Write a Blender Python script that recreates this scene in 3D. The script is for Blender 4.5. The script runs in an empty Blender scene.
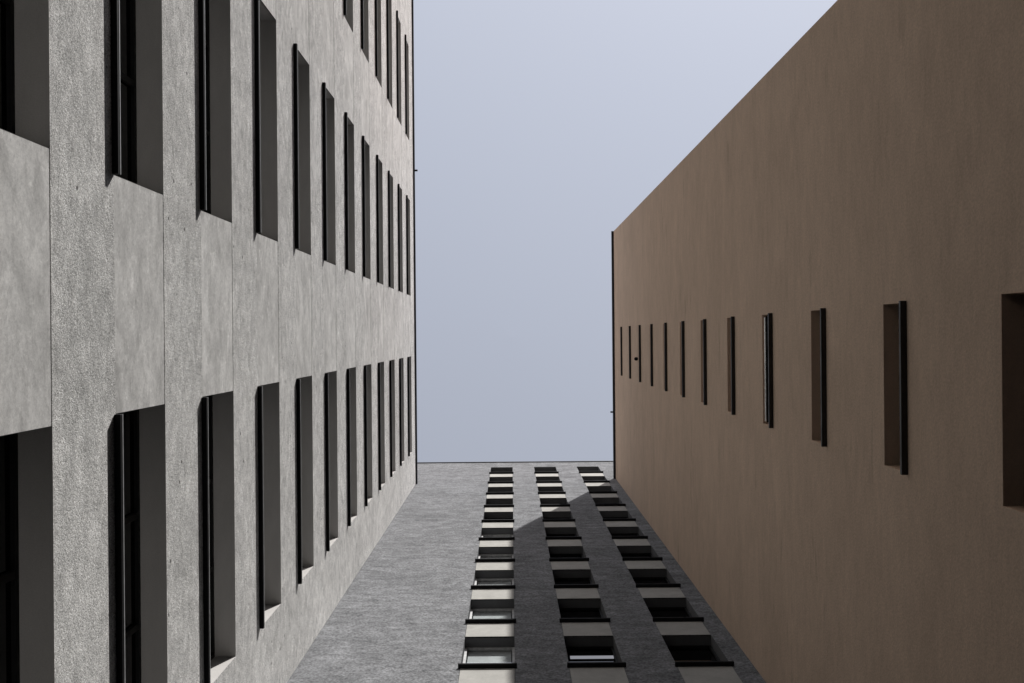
import bpy, bmesh, math, random
from mathutils import Vector, Matrix
random.seed(7)
scene = bpy.context.scene
C = scene.collection
PI = math.pi

# ------------------------------------------------------------------ materials
class Nodes:
    """small helper round a material's node tree"""
    def __init__(self, name):
        self.m = bpy.data.materials.new(name); self.m.use_nodes = True
        self.t = self.m.node_tree; self.n = self.t.nodes; self.l = self.t.links
        self.b = self.n['Principled BSDF']
    def new(self, typ, **kw):
        x = self.n.new(typ)
        for k, v in kw.items(): setattr(x, k, v)
        return x
    def link(self, a, b): self.l.new(a, b)
    def pos(self, scale=(1, 1, 1)):
        g = self.new('ShaderNodeNewGeometry'); mp = self.new('ShaderNodeMapping')
        mp.inputs['Scale'].default_value = scale
        self.link(g.outputs['Position'], mp.inputs['Vector'])
        return mp.outputs['Vector']
    def noise(self, vec, scale, detail=4, rough=.55, dist=0):
        x = self.new('ShaderNodeTexNoise')
        x.inputs['Scale'].default_value = scale; x.inputs['Detail'].default_value = detail
        x.inputs['Roughness'].default_value = rough; x.inputs['Distortion'].default_value = dist
        self.link(vec, x.inputs['Vector']); return x.outputs['Fac']
    def remap(self, v, a, b, c, d):
        x = self.new('ShaderNodeMapRange'); x.inputs['From Min'].default_value = a; x.inputs['From Max'].default_value = b
        x.inputs['To Min'].default_value = c; x.inputs['To Max'].default_value = d
        self.link(v, x.inputs['Value']); return x.outputs['Result']
    def math(self, op, a, b):
        x = self.new('ShaderNodeMath', operation=op)
        for i, v in enumerate((a, b)):
            if isinstance(v, (int, float)): x.inputs[i].default_value = v
            else: self.link(v, x.inputs[i])
        return x.outputs[0]
    def tint(self, col, fac):
        """base colour times a grey factor socket"""
        x = self.new('ShaderNodeVectorMath', operation='SCALE')
        x.inputs[0].default_value = col
        self.link(fac, x.inputs['Scale'])
        self.link(x.outputs[0], self.b.inputs['Base Color'])
    def bump(self, h, strength, dist):
        x = self.new('ShaderNodeBump'); x.inputs['Strength'].default_value = strength
        x.inputs['Distance'].default_value = dist
        self.link(h, x.inputs['Height'])
        self.link(x.outputs[0], self.b.inputs['Normal'])

def mat_roughcast(name, col, grain=60, blotch=.10, bump=.9, bdist=.012, streak=(1, 1, 1), pits=True, speck=.3, patch=.5, layer=None, stains=None):
    N = Nodes(name); p = N.pos(); ps = N.pos(streak)
    N.b.inputs['Roughness'].default_value = .95; N.b.inputs['Specular IOR Level'].default_value = 0
    fine = N.noise(p, grain, 3, .65)
    mid = N.noise(p, grain * .23, 3, .6)
    big = N.noise(ps, patch, 5, .6, .6)
    med = N.noise(ps, 2.6, 5, .65, .3)
    f = N.remap(big, .3, .7, 1 - blotch, 1 + blotch)
    f = N.math('MULTIPLY', f, N.remap(med, .3, .7, 1 - blotch * .8, 1 + blotch * .8))
    f = N.math('MULTIPLY', f, N.remap(fine, .3, .7, 1 - speck, 1 + speck))
    if layer:          # (mapping scale, noise scale, strength): trowel and weather marks
        st = N.noise(N.pos(layer[0]), layer[1], 6, .7, .5)
        f = N.math('MULTIPLY', f, N.remap(st, .3, .7, 1 - layer[2], 1 + layer[2]))
    if stains:         # sparse darker streaks
        st = N.noise(N.pos(stains[0]), stains[1], 4, .6, .2)
        gate = N.remap(N.noise(N.pos(), .35, 2), .50, .62, 0, 1)
        f = N.math('MULTIPLY', f, N.math('SUBTRACT', 1, N.math('MULTIPLY', gate, N.remap(st, .58, .72, 0, stains[2]))))
    if pits:
        v = N.new('ShaderNodeTexVoronoi'); v.inputs['Scale'].default_value = 2.2
        N.link(N.pos((1, 1, 1)), v.inputs['Vector'])
        f = N.math('MULTIPLY', f, N.remap(v.outputs['Distance'], .045, .07, .22, 1))
    N.tint(col, f)
    h = N.math('ADD', N.math('MULTIPLY', fine, .6), N.math('MULTIPLY', mid, .7))
    N.bump(h, bump, bdist)
    return N.m

def mat_smooth(name, col, blotch=.2, streak=(1, .35, 1), bump=.15, runs=False):
    N = Nodes(name); ps = N.pos(streak); p = N.pos()
    N.b.inputs['Roughness'].default_value = .9; N.b.inputs['Specular IOR Level'].default_value = 0
    big = N.noise(ps, 1.3, 5, .6, .8); med = N.noise(ps, 5.5, 5, .7, .4); fine = N.noise(p, 70, 2, .6)
    f = N.remap(big, .3, .7, 1 - blotch, 1 + blotch)
    f = N.math('MULTIPLY', f, N.remap(med, .3, .7, 1 - blotch * .6, 1 + blotch * .6))
    f = N.math('MULTIPLY', f, N.remap(fine, .3, .7, .93, 1.07))
    if runs:           # lime runs and dark dirt marks of bare concrete
        a = N.noise(N.pos((1, .5, 1)), 3.1, 6, .75, 1.2); b = N.noise(N.pos((1, .8, .6)), 8.3, 5, .7, .5)
        f = N.math('MULTIPLY', f, N.remap(a, .40, .52, .86, 1.0))
        f = N.math('MULTIPLY', f, N.remap(b, .56, .68, 1.0, 1.18))
        f = N.math('MULTIPLY', f, N.remap(N.noise(p, 24, 4, .7), .3, .7, .86, 1.14))
    N.tint(col, f); N.bump(N.math('ADD', med, N.math('MULTIPLY', fine, .15)), bump, .02)
    return N.m

def mat_metal(name, col, rough=.5, metallic=.0, spec=.4):
    N = Nodes(name); p = N.pos()
    f = N.remap(N.noise(p, 9, 4, .6), .3, .7, .8, 1.2)
    N.tint(col, f)
    N.b.inputs['Metallic'].default_value = metallic; N.b.inputs['Specular IOR Level'].default_value = spec
    N.link(N.remap(N.noise(p, 3, 3), .3, .7, rough - .08, rough + .08), N.b.inputs['Roughness'])
    return N.m

def mat_glass(name, ior=1.5):
    """dark coated window glass: nothing lit behind it"""
    N = Nodes(name); p = N.pos()
    N.tint((.003, .003, .0035), N.remap(N.noise(p, 1.5, 2), .3, .7, .7, 1.3))
    N.b.inputs['Roughness'].default_value = .03; N.b.inputs['IOR'].default_value = ior
    N.b.inputs['Specular IOR Level'].default_value = .5 if ior > 2 else .2
    N.bump(N.noise(p, 1.2, 1), .05, .01)
    return N.m

def mat_clear_glass(name, ior=1.7):
    N = Nodes(name); N.m.use_transparent_shadow = True
    lw = N.new('ShaderNodeLayerWeight'); lw.inputs['Blend'].default_value = .5      # same from both sides of a thin sheet
    fr = N.math('ADD', .06, N.math('MULTIPLY', N.math('POWER', lw.outputs['Facing'], 4), .9))
    tr = N.new('ShaderNodeBsdfTransparent'); tr.inputs['Color'].default_value = (.82, .85, .86, 1)
    gl = N.new('ShaderNodeBsdfGlossy'); gl.inputs['Roughness'].default_value = .03
    mx = N.new('ShaderNodeMixShader')
    N.link(fr, mx.inputs[0]); N.link(tr.outputs[0], mx.inputs[1]); N.link(gl.outputs[0], mx.inputs[2])
    N.link(mx.outputs[0], N.n['Material Output'].inputs['Surface'])
    return N.m

M = {}
M['grey_roughcast'] = mat_roughcast('grey_roughcast', (.76, .745, .725), grain=95, blotch=.13, bump=1.0, bdist=.012, speck=.8,
                                    layer=((1, .5, 1), 6, .26))
M['grey_panel'] = mat_smooth('grey_panel', (.735, .72, .70), .21, (1, .6, 1), runs=True)
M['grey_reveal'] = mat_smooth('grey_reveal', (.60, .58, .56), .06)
M['dark_roughcast'] = mat_roughcast('dark_roughcast', (.225, .228, .236), grain=18, blotch=.13, bump=.9, bdist=.02, speck=.45, pits=False,
                                    patch=.8, layer=((.4, 1, 1.0), 4.2, .30))
M['dark_reveal'] = mat_smooth('dark_reveal', (.15, .15, .155), .06)
M['pale_panel'] = mat_smooth('pale_panel', (.45, .44, .415), .10, (1, 1, 1))
M['brown_plaster'] = mat_roughcast('brown_plaster', (.605, .462, .358), grain=30, blotch=.06, bump=.5, bdist=.012, streak=(1, .4, 1), speck=.12, pits=False,
                                   patch=.9, layer=((1, .25, 1), 9, .07), stains=((1, .16, 1), 5, .24))
M['brown_reveal'] = mat_smooth('brown_reveal', (.78, .53, .38), .08)
M['block_render'] = mat_roughcast('block_render', (.22, .21, .20), pits=False)
M['joint'] = mat_metal('joint_dark', (.05, .05, .05), .9, 0, .1)
M['sill_metal'] = mat_metal('sill_metal', (.42, .42, .42), .45)
M['sill_top'] = mat_metal('sill_top', (.55, .54, .53), .6, 0, .2)
M['black_metal'] = mat_metal('black_metal', (.011, .011, .012), .7, 0, .1)
M['bronze_metal'] = mat_metal('bronze_metal', (.018, .016, .015), .45)
M['black_frame'] = mat_metal('black_frame', (.01, .01, .0105), .6, 0, .2)
M['white_frame'] = mat_metal('white_frame', (.6, .6, .6), .5)
M['aluminium'] = mat_metal('aluminium', (.9, .9, .89), .3, .9)
M['coping_metal'] = mat_metal('coping_metal', (.03, .032, .04), .5)
M['glass'] = mat_glass('window_glass')
M['mirror_glass'] = mat_glass('mirror_glass', 3.2)
M['clear_glass'] = mat_clear_glass('clear_window_glass')
M['blind'] = mat_smooth('blind_fabric', (.80, .80, .79), .08, (1, 1, 1))
M['roofing'] = mat_roughcast('roof_gravel', (.22, .21, .2), pits=False)

# ------------------------------------------------------------------ mesh helpers
def new_obj(name, bm, mat, parent=None, mat2=None):
    me = bpy.data.meshes.new(name); bm.normal_update(); bm.to_mesh(me); bm.free()
    me.materials.append(mat)
    if mat2: me.materials.append(mat2)
    o = bpy.data.objects.new(name, me); C.objects.link(o)
    if parent: o.parent = parent
    return o

def thing(name, label, cat, loc, group=None):
    o = bpy.data.objects.new(name, None); C.objects.link(o); o.location = loc
    o.empty_display_size = .5
    o['label'] = label; o['category'] = cat
    if group: o['group'] = group
    return o

class Face:
    """a facade's own axes: u along the wall, d outwards from the wall, z up (all relative to the building's base)"""
    def __init__(self, origin, udir, ndir):
        self.o = Vector(origin); self.u = Vector(udir); self.n = Vector(ndir)
        self.flip = self.u.cross(Vector((0, 0, 1))).dot(self.n) < 0
    def p(self, u, d, z): return self.o + self.u * u + self.n * d + Vector((0, 0, z))

def quad(bm, pts):
    bm.faces.new([bm.verts.new(p) for p in pts])

def box(bm, F, u0, u1, d0, d1, z0, z1):
    v = [bm.verts.new(F.p(u, d, z)) for u in (u0, u1) for d in (d0, d1) for z in (z0, z1)]
    idx = [(0, 1, 3, 2), (4, 6, 7, 5), (0, 4, 5, 1), (2, 3, 7, 6), (0, 2, 6, 4), (1, 5, 7, 3)]
    fs = [bm.faces.new([v[i] for i in f]) for f in idx]
    bmesh.ops.recalc_face_normals(bm, faces=fs)
    return fs

def bevel_box(bm, F, u0, u1, d0, d1, z0, z1, r=.004):
    fs = box(bm, F, u0, u1, d0, d1, z0, z1)
    es = list({e for f in fs for e in f.edges})
    bmesh.ops.bevel(bm, geom=es, offset=r, segments=1, affect='EDGES', profile=.5)

def shell(F, ulo, uhi, zlo, zhi, thick, openings):
    """the building's walls: one facade with real openings and reveals, plus the other three sides"""
    bm = bmesh.new()
    openings = [tuple(round(x, 4) for x in o) for o in openings]
    ulo, uhi, zlo, zhi = (round(x, 4) for x in (ulo, uhi, zlo, zhi))
    us = sorted({ulo, uhi} | {o[i] for o in openings for i in (0, 1)})
    zs = sorted({zlo, zhi} | {o[i] for o in openings for i in (2, 3)})
    us = [u for u in us if ulo <= u <= uhi]; zs = [z for z in zs if zlo <= z <= zhi]
    cache = {}
    def V(u, d, z):
        k = (round(u, 4), round(d, 4), round(z, 4))
        if k not in cache: cache[k] = bm.verts.new(F.p(u, d, z))
        return cache[k]
    for a, b in zip(us, us[1:]):
        for c, e in zip(zs, zs[1:]):
            um, zm = (a + b) / 2, (c + e) / 2
            if any(o[0] < um < o[1] and o[2] < zm < o[3] for o in openings): continue
            bm.faces.new([V(a, 0, c), V(b, 0, c), V(b, 0, e), V(a, 0, e)])
    for (u0, u1, z0, z1, dep) in openings:
        ring = [(u0, z0), (u1, z0), (u1, z1), (u0, z1)]
        for i in range(4):
            (ua, za), (ub, zb) = ring[i], ring[(i + 1) % 4]
            quad(bm, [F.p(ua, 0, za), F.p(ub, 0, zb), F.p(ub, -dep, zb), F.p(ua, -dep, za)])
            if dep > .1: bm.faces.ensure_lookup_table(); bm.faces[-1].material_index = 1
        if dep < .1:       # shallow panel pocket: closed at the back
            quad(bm, [F.p(u, -dep, z) for u, z in ring])
    t = -thick
    quad(bm, [F.p(ulo, 0, zlo), F.p(ulo, t, zlo), F.p(ulo, t, zhi), F.p(ulo, 0, zhi)])
    quad(bm, [F.p(uhi, 0, zlo), F.p(uhi, t, zlo), F.p(uhi, t, zhi), F.p(uhi, 0, zhi)])
    quad(bm, [F.p(ulo, t, zlo), F.p(uhi, t, zlo), F.p(uhi, t, zhi), F.p(ulo, t, zhi)])
    return bm

def roof_and_coping(F, root, ulo, uhi, z, thick, proj, hgt, cop_mat, ends=(0, 0)):
    bm = bmesh.new()
    quad(bm, [F.p(ulo, 0, z - .35), F.p(uhi, 0, z - .35), F.p(uhi, -thick, z - .35), F.p(ulo, -thick, z - .35)])
    new_obj('roof', bm, M['roofing'], root)
    bm = bmesh.new()
    bevel_box(bm, F, ulo - ends[0], uhi + ends[1], -.32, proj, z + .002, z + hgt, .006)
    box(bm, F, ulo - ends[0], uhi + ends[1], proj - .012, proj - .002, z - .05, z + .003)     # turned-down drip edge
    new_obj('coping', bm, cop_mat, root)

def sill_mesh(F, w, dep, p, t, over):
    """u centred on 0, z 0 at the bottom of the opening"""
    bm = bmesh.new()
    for f in box(bm, F, -w / 2 + .004, w / 2 - .004, -dep + .05, .003, .003, .022): f.material_index = 1
    bevel_box(bm, F, -w / 2 - over, w / 2 + over, .003, p, -t + .02, .024, .004)
    return bm

def frame_mesh(F, w, h, dep, bar, lights, transoms=()):
    bm = bmesh.new(); d0, d1 = -dep - .02, -dep + .05
    box(bm, F, -w / 2, w / 2, d0, d1, .0, bar); box(bm, F, -w / 2, w / 2, d0, d1, h - bar, h)
    box(bm, F, -w / 2, -w / 2 + bar, d0, d1, bar, h - bar); box(bm, F, w / 2 - bar, w / 2, d0, d1, bar, h - bar)
    step = w / lights
    for i in range(1, lights):
        u = -w / 2 + step * i
        box(bm, F, u - bar * .6, u + bar * .6, d0, d1 - .004, bar, h - bar)
    edges = [-w / 2 + bar] + [x for i in range(1, lights) for x in (-w / 2 + step * i - bar * .6, -w / 2 + step * i + bar * .6)] + [w / 2 - bar]
    for z in transoms:
        for a, b in zip(edges[::2], edges[1::2]): box(bm, F, a, b, d0, d1 - .008, z - bar * .5, z + bar * .5)
    return bm

def pane_mesh(F, w, h, dep):
    bm = bmesh.new()
    quad(bm, [F.p(-w / 2, -dep, 0), F.p(w / 2, -dep, 0), F.p(w / 2, -dep, h), F.p(-w / 2, -dep, h)])
    return bm

def local_face(F):      # same axes, for things built round their own origin
    return Face((0, 0, 0), F.u, F.n)

def copy_window(src, root, loc):
    r = src.copy(); C.objects.link(r); r.parent = root; r.location = loc
    for ch in src.children:
        c = ch.copy(); C.objects.link(c); c.parent = r
    return r

GROUND = -1.6           # camera's eye is at z = 0, the pavement 1.6 m below it
YB = 7.038              # the cross street wall at the end

# ------------------------------------------------------------------ grey building (west side)
XL = -4.649; HL = 48.1; PITCH = 3.3
base = Vector((XL, -8.5, GROUND))
west = thing('office_building', 'pale grey roughcast building at left with rows of broad recessed windows', 'building', base)
F = Face((0, 0, 0), (0, 1, 0), (1, 0, 0))
rel = lambda y: y - base.y
zz = lambda z: z - GROUND
heads = [10.116 + PITCH * k for k in range(-1, 12)]
bays = [(-20.75, -16.32), (-13.54, -9.13), (-6.375, -1.945), (.863, 5.303)]
WH, WD = 1.68, .40
openings = []; panels = []
for h in heads:
    for i, (a, b) in enumerate(bays):
        openings.append((rel(a), rel(b), zz(h - WH), zz(h), WD))
    for (a, b) in zip(bays, bays[1:]):
        openings.append((rel(a[1]), rel(b[0]), zz(h - WH), zz(h), .03))
        panels.append((rel(a[1]), rel(b[0]), zz(h - WH), zz(h)))
ULO, UHI = rel(-27.0), rel(YB - .004)
new_obj('wall', shell(F, ULO, UHI, 0, zz(HL), 14, openings), M['grey_roughcast'], west, M['grey_reveal'])
roof_and_coping(F, west, ULO, UHI, zz(HL), 14, .08, .10, M['coping_metal'])
L = local_face(F)
# flush panels between the windows, with an open joint along the head
w = panels[0][1] - panels[0][0]
for i, (a, b, z0, z1) in enumerate(panels):
    if i < 3:
        bm = bmesh.new(); ww = b - a
        bevel_box(bm, L, -ww / 2, ww / 2, -.028, -.002, .0, WH - .020, .002)
        po = new_obj('spandrel_panel', bm, M['grey_panel'], west)
        po.location = F.p((a + b) / 2, 0, z0)
        if i == 0: protos = []
        protos.append(po)
    else:
        po = protos[i % 3].copy(); C.objects.link(po); po.parent = west; po.location = F.p((a + b) / 2, 0, z0)
# the windows
first = None
for h in heads:
    for (a, b) in bays:
        loc = F.p(rel((a + b) / 2), 0, zz(h - WH))
        if first is None:
            wd = 4.43
            first = new_obj('window', frame_mesh(L, wd, WH, WD, .07, 3), M['black_frame'], west)
            first.location = loc
            new_obj('sill', sill_mesh(L, wd, WD, .076, .075, 0), M['black_metal'], first, M['sill_top'])
            bm = bmesh.new(); box(bm, L, -wd / 2 + .002, wd / 2 - .002, .0765, .080, .0, .022)
            new_obj('edge_trim', bm, M['sill_metal'], first)
            new_obj('pane', pane_mesh(L, wd + .02, WH + .01, WD), M['glass'], first)
        else:
            copy_window(first, west, loc)

# ------------------------------------------------------------------ dark grey building (end of the court)
HB = 56.0
base = Vector((0, YB, GROUND))
north = thing('apartment_building', 'dark grey rendered building at far end with three columns of sunlit and shaded windows', 'building', base)
F = Face((0, 0, 0), (1, 0, 0), (0, -1, 0))
L = local_face(F)
BP = 3.35
sills = [21.27 + BP * n for n in range(-3, 10)]
cols = [(-1.146, .02), (1.176, 2.337), (3.47, 4.632)]
BH, BD, BW = 2.22, .30, 1.164
openings = []; panels = []
for i, s in enumerate(sills):
    hh = BH + (.36 if i == len(sills) - 1 else 0)
    for (a, b) in cols:
        openings.append((a, b, zz(s), zz(s + hh), BD))
        if i < len(sills) - 1:
            openings.append((a, b, zz(s + hh), zz(s + BP), .03))
            panels.append((a, b, zz(s + hh), zz(s + BP)))
new_obj('wall', shell(F, -16, 16, 0, zz(HB), 12, openings), M['dark_roughcast'], north, M['dark_reveal'])
roof_and_coping(F, north, -16, 16, zz(HB), 12, .05, .10, M['coping_metal'])
pp = None
for (a, b, z0, z1) in panels:
    if pp is None:
        bm = bmesh.new(); bevel_box(bm, L, -BW / 2 + .006, BW / 2 - .006, -.028, .003, .003, BP - BH - .003, .003)
        pp = new_obj('spandrel_panel', bm, M['pale_panel'], north); pp.location = F.p((a + b) / 2, 0, z0)
    else:
        c = pp.copy(); C.objects.link(c); c.parent = north; c.location = F.p((a + b) / 2, 0, z0)
dark_first = lit_first = top_first = None
def back_window(loc, hh, lit):
    fr = new_obj('window', frame_mesh(L, BW, hh, BD, .055, 1), M['white_frame'] if lit else M['black_frame'], north)
    fr.location = loc
    new_obj('sill', sill_mesh(L, BW, BD, .10, .065, .045), M['black_metal'], fr, M['black_metal'])
    new_obj('pane', pane_mesh(L, BW + .01, hh + .01, BD), M['clear_glass'] if lit else M['glass'], fr)
    if lit:
        bm = bmesh.new(); bevel_box(bm, L, -BW / 2 + .08, BW / 2 - .08, -BD - .05, -BD - .04, .02, hh - .02, .003)
        new_obj('blind', bm, M['blind'], fr)
        bm = bmesh.new(); box(bm, L, -BW / 2, BW / 2, -BD - .10, -BD - .09, 0, hh)
        new_obj('backing', bm, M['black_frame'], fr)
    return fr
for i, s in enumerate(sills):
    for j, (a, b) in enumerate(cols):
        loc = F.p((a + b) / 2, 0, zz(s))
        if i == len(sills) - 1:
            if top_first is None: top_first = back_window(loc, BH + .36, False)
            else: copy_window(top_first, north, loc)
        elif j == 0 and 2 <= i <= 7:
            if lit_first is None: lit_first = back_window(loc, BH, True)
            else: copy_window(lit_first, north, loc)
        else:
            if dark_first is None: dark_first = back_window(loc, BH, False)
            else:
                w_ = copy_window(dark_first, north, loc)
                if j == 1 and i == 3:      # added mirror strip, tilted to give the sky's reflection as a bright line
                    T = math.radians(12); c, sn = math.cos(T), math.sin(T)
                    bm = bmesh.new(); bevel_box(bm, L, -BW / 2 + .09, BW / 2 - .09, -.008, .008, -.07, .07, .002)
                    vp = new_obj('sky_glint_pane', bm, M['mirror_glass'], w_)
                    vp.location = L.p(0, -BD + .10, 1.25); vp.rotation_euler = (T, 0, 0)

# ------------------------------------------------------------------ brown building (east side)
XR = 5.096; HR = 49.3; YC = -5.17
base = Vector((XR, 1.0, GROUND))
east = thing('plaster_building', 'brown plastered building at right in shade with one column of narrow slit windows', 'building', base)
F = Face((0, 0, 0), (0, 1, 0), (-1, 0, 0))
L = local_face(F)
rel = lambda y: y - base.y
rheads = [13.69 + PITCH * k for k in range(-2, 11)]
RH, RD, ya, yb = .79, .34, -.40, 1.80
openings = [(rel(ya), rel(yb), zz(h - RH), zz(h), RD) for h in rheads]
ULO, UHI = rel(YC), rel(YB - .004)
new_obj('wall', shell(F, ULO, UHI, 0, zz(HR), 14, openings), M['brown_plaster'], east, M['brown_reveal'])
roof_and_coping(F, east, ULO, UHI, zz(HR), 14, .11, .10, M['coping_metal'])
first = None
for i, h in enumerate(rheads):
    loc = F.p(rel((ya + yb) / 2), 0, zz(h - RH))
    if first is None:
        first = new_obj('window', frame_mesh(L, yb - ya, RH, RD, .05, 2), M['black_frame'], east); first.location = loc
        new_obj('sill', sill_mesh(L, yb - ya, RD, .085, .05, .022), M['bronze_metal'], first, M['sill_top'])
        new_obj('pane', pane_mesh(L, yb - ya + .01, RH + .01, RD), M['glass'], first)
        w_ = first
    else:
        w_ = copy_window(first, east, loc)
    if i == 4:
        # this one has a pale metal shutter box under its head
        bm = bmesh.new(); bevel_box(bm, L, -(yb - ya) / 2 + .03, (yb - ya) / 2 - .03, -.20, -.07, RH - .075, RH - .004, .006)
        new_obj('shutter_box', bm, M['black_frame'], w_)
        bm = bmesh.new(); bevel_box(bm, L, -(yb - ya) / 2 + .04, (yb - ya) / 2 - .04, -.066, -.028, RH - .062, RH - .030, .012)
        new_obj('shutter_rail', bm, M['aluminium'], w_)

# ------------------------------------------------------------------ small fittings on the roof edges and the brown wall
def clamp(name, label, cat, loc, n, s=1.0, group=None):
    t = thing(name, label, cat, loc, group)
    G = Face((0, 0, 0), (0, 1, 0), n)
    bm = bmesh.new(); bevel_box(bm, G, -.07 * s, .07 * s, .0, .22 * s, -.05 * s, .07 * s, .012)
    new_obj('housing', bm, M['black_metal'], t)
    bm = bmesh.new(); bevel_box(bm, G, -.03 * s, .03 * s, -.16 * s, -.001, -.02 * s, .03 * s, .006)
    new_obj('arm', bm, M['black_metal'], t)
    return t
clamp('floodlight', 'small black fitting sticking out from the coping of the grey left building', 'light fitting', (XL + .08, -8.05, HL + .04), (1, 0, 0), .6)
clamp('floodlight', 'tiny black fitting on the roof edge of the brown right building', 'light fitting', (XR - .112, 3.75, HR + .03), (-1, 0, 0), .55)
t = thing('wall_sensor', 'tiny dark round sensor beside a high slit window of the brown wall', 'sensor', (XR, .93, rheads[10] - RH * .5 + .62))
bm = bmesh.new()
bmesh.ops.create_uvsphere(bm, u_segments=14, v_segments=8, radius=.075, matrix=Matrix.Translation((-.07, 0, 0)))
new_obj('dome', bm, M['black_metal'], t)
bm = bmesh.new()
bmesh.ops.create_cone(bm, cap_ends=True, segments=16, radius1=.06, radius2=.06, depth=.05, matrix=Matrix.Translation((-.025, 0, 0)) @ Matrix.Rotation(PI / 2, 4, 'Y'))
new_obj('mount', bm, M['black_metal'], t)

# ------------------------------------------------------------------ two unseen blocks, added to keep low sky light off the shaded walls
def block(name, label, base, u, n, w, h, thick, rows, colsn):
    t = thing(name, label, 'building', base)
    B = Face((0, 0, 0), u, n); LB = B
    ops = []
    for r in range(rows):
        for c in range(colsn):
            u0 = -w / 2 + (c + .5) * w / colsn - .7
            ops.append((u0, u0 + 1.4, 2.9 + r * 3.2, 4.9 + r * 3.2, .25))
    new_obj('wall', shell(B, -w / 2, w / 2, 0, h, thick, ops), M['block_render'], t, M['dark_reveal'])
    roof_and_coping(B, t, -w / 2, w / 2, h, thick, .06, .10, M['coping_metal'])
    first = None
    for (a, b, z0, z1, d_) in ops:
        loc = B.p((a + b) / 2, 0, z0)
        if first is None:
            first = new_obj('window', frame_mesh(LB, 1.4, 2.0, .25, .06, 2), M['black_frame'], t); first.location = loc
            new_obj('sill', sill_mesh(LB, 1.4, .25, .08, .06, .03), M['black_metal'], first, M['black_metal'])
            new_obj('pane', pane_mesh(LB, 1.41, 2.01, .25), M['glass'], first)
        else: copy_window(first, t, loc)
block('apartment_building', 'unseen grey block added along the brown building side to shut out low sky', (5.2, -20.2, GROUND), (0, 1, 0), (-1, 0, 0), 15.4, 35.4, 18, 10, 4)
block('apartment_building', 'unseen grey block added opposite the dark grey building to dim low sky light', (0, -28.2, GROUND), (1, 0, 0), (0, 1, 0), 46, 23.4, 13, 6, 10)

# ------------------------------------------------------------------ ground
N = Nodes('asphalt'); p = N.pos()
f = N.math('MULTIPLY', N.remap(N.noise(p, .4, 4), .3, .7, .75, 1.25), N.remap(N.noise(p, 60, 2), .3, .7, .7, 1.3))
N.tint((.06, .058, .056), f); N.bump(N.noise(p, 60, 2), .5, .01); N.b.inputs['Roughness'].default_value = .9
bm = bmesh.new(); R = 600
quad(bm, [(-R, -R, GROUND - .01), (R, -R, GROUND - .01), (R, R, GROUND - .01), (-R, R, GROUND - .01)])
g = new_obj('ground', bm, N.m); g['kind'] = 'structure'

# ------------------------------------------------------------------ light
SUN_EL, SUN_AZ = math.radians(46.05), math.radians(156.9)        # azimuth clockwise from +Y
wd = bpy.data.worlds.new('World'); scene.world = wd; wd.use_nodes = True
nt = wd.node_tree; bg = nt.nodes['Background']
sky = nt.nodes.new('ShaderNodeTexSky'); sky.sky_type = 'NISHITA'; sky.sun_disc = False
sky.sun_elevation = SUN_EL; sky.sun_rotation = SUN_AZ; sky.altitude = 100
sky.air_density = 5.0; sky.dust_density = 0.4; sky.ozone_density = 0.0      # thick bright haze
hs = nt.nodes.new('ShaderNodeHueSaturation'); hs.inputs['Saturation'].default_value = .35; hs.inputs['Value'].default_value = 1.0
tn = nt.nodes.new('ShaderNodeVectorMath'); tn.operation = 'MULTIPLY'; tn.inputs[1].default_value = (1.035, 1.04, 1.265)
nt.links.new(sky.outputs[0], hs.inputs['Color']); nt.links.new(hs.outputs[0], tn.inputs[0]); nt.links.new(tn.outputs[0], bg.inputs['Color'])
bg.inputs['Strength'].default_value = .103
s = bpy.data.lights.new('sun', 'SUN'); s.energy = 5.0; s.angle = math.radians(.6); s.color = (1, .98, .95)
so = bpy.data.objects.new('sun', s); C.objects.link(so)
d = Vector((math.sin(SUN_AZ) * math.cos(SUN_EL), math.cos(SUN_AZ) * math.cos(SUN_EL), math.sin(SUN_EL)))
so.rotation_euler = d.to_track_quat('Z', 'Y').to_euler(); so.location = (0, -10, 80)

# ------------------------------------------------------------------ camera: straight up from the pavement
cam = bpy.data.cameras.new('camera'); co = bpy.data.objects.new('camera', cam); C.objects.link(co)
cam.sensor_width = 36; cam.lens = 36 * 1000 / 1024
cam.shift_x = .00081; cam.shift_y = -.00454; cam.clip_start = .05; cam.clip_end = 2000
a = -.0085
right = Vector((math.cos(a), -math.sin(a), 0)); up = Vector((-math.sin(a), -math.cos(a), 0)); back = Vector((0, 0, -1))
co.matrix_world = Matrix(((right.x, up.x, back.x, 0), (right.y, up.y, back.y, 0), (right.z, up.z, back.z, 0), (0, 0, 0, 1)))
scene.camera = co
scene.view_settings.view_transform = 'Standard'; scene.view_settings.look = 'None'
scene.view_settings.exposure = 0; scene.view_settings.gamma = 1
scene.cycles.diffuse_bounces = 1
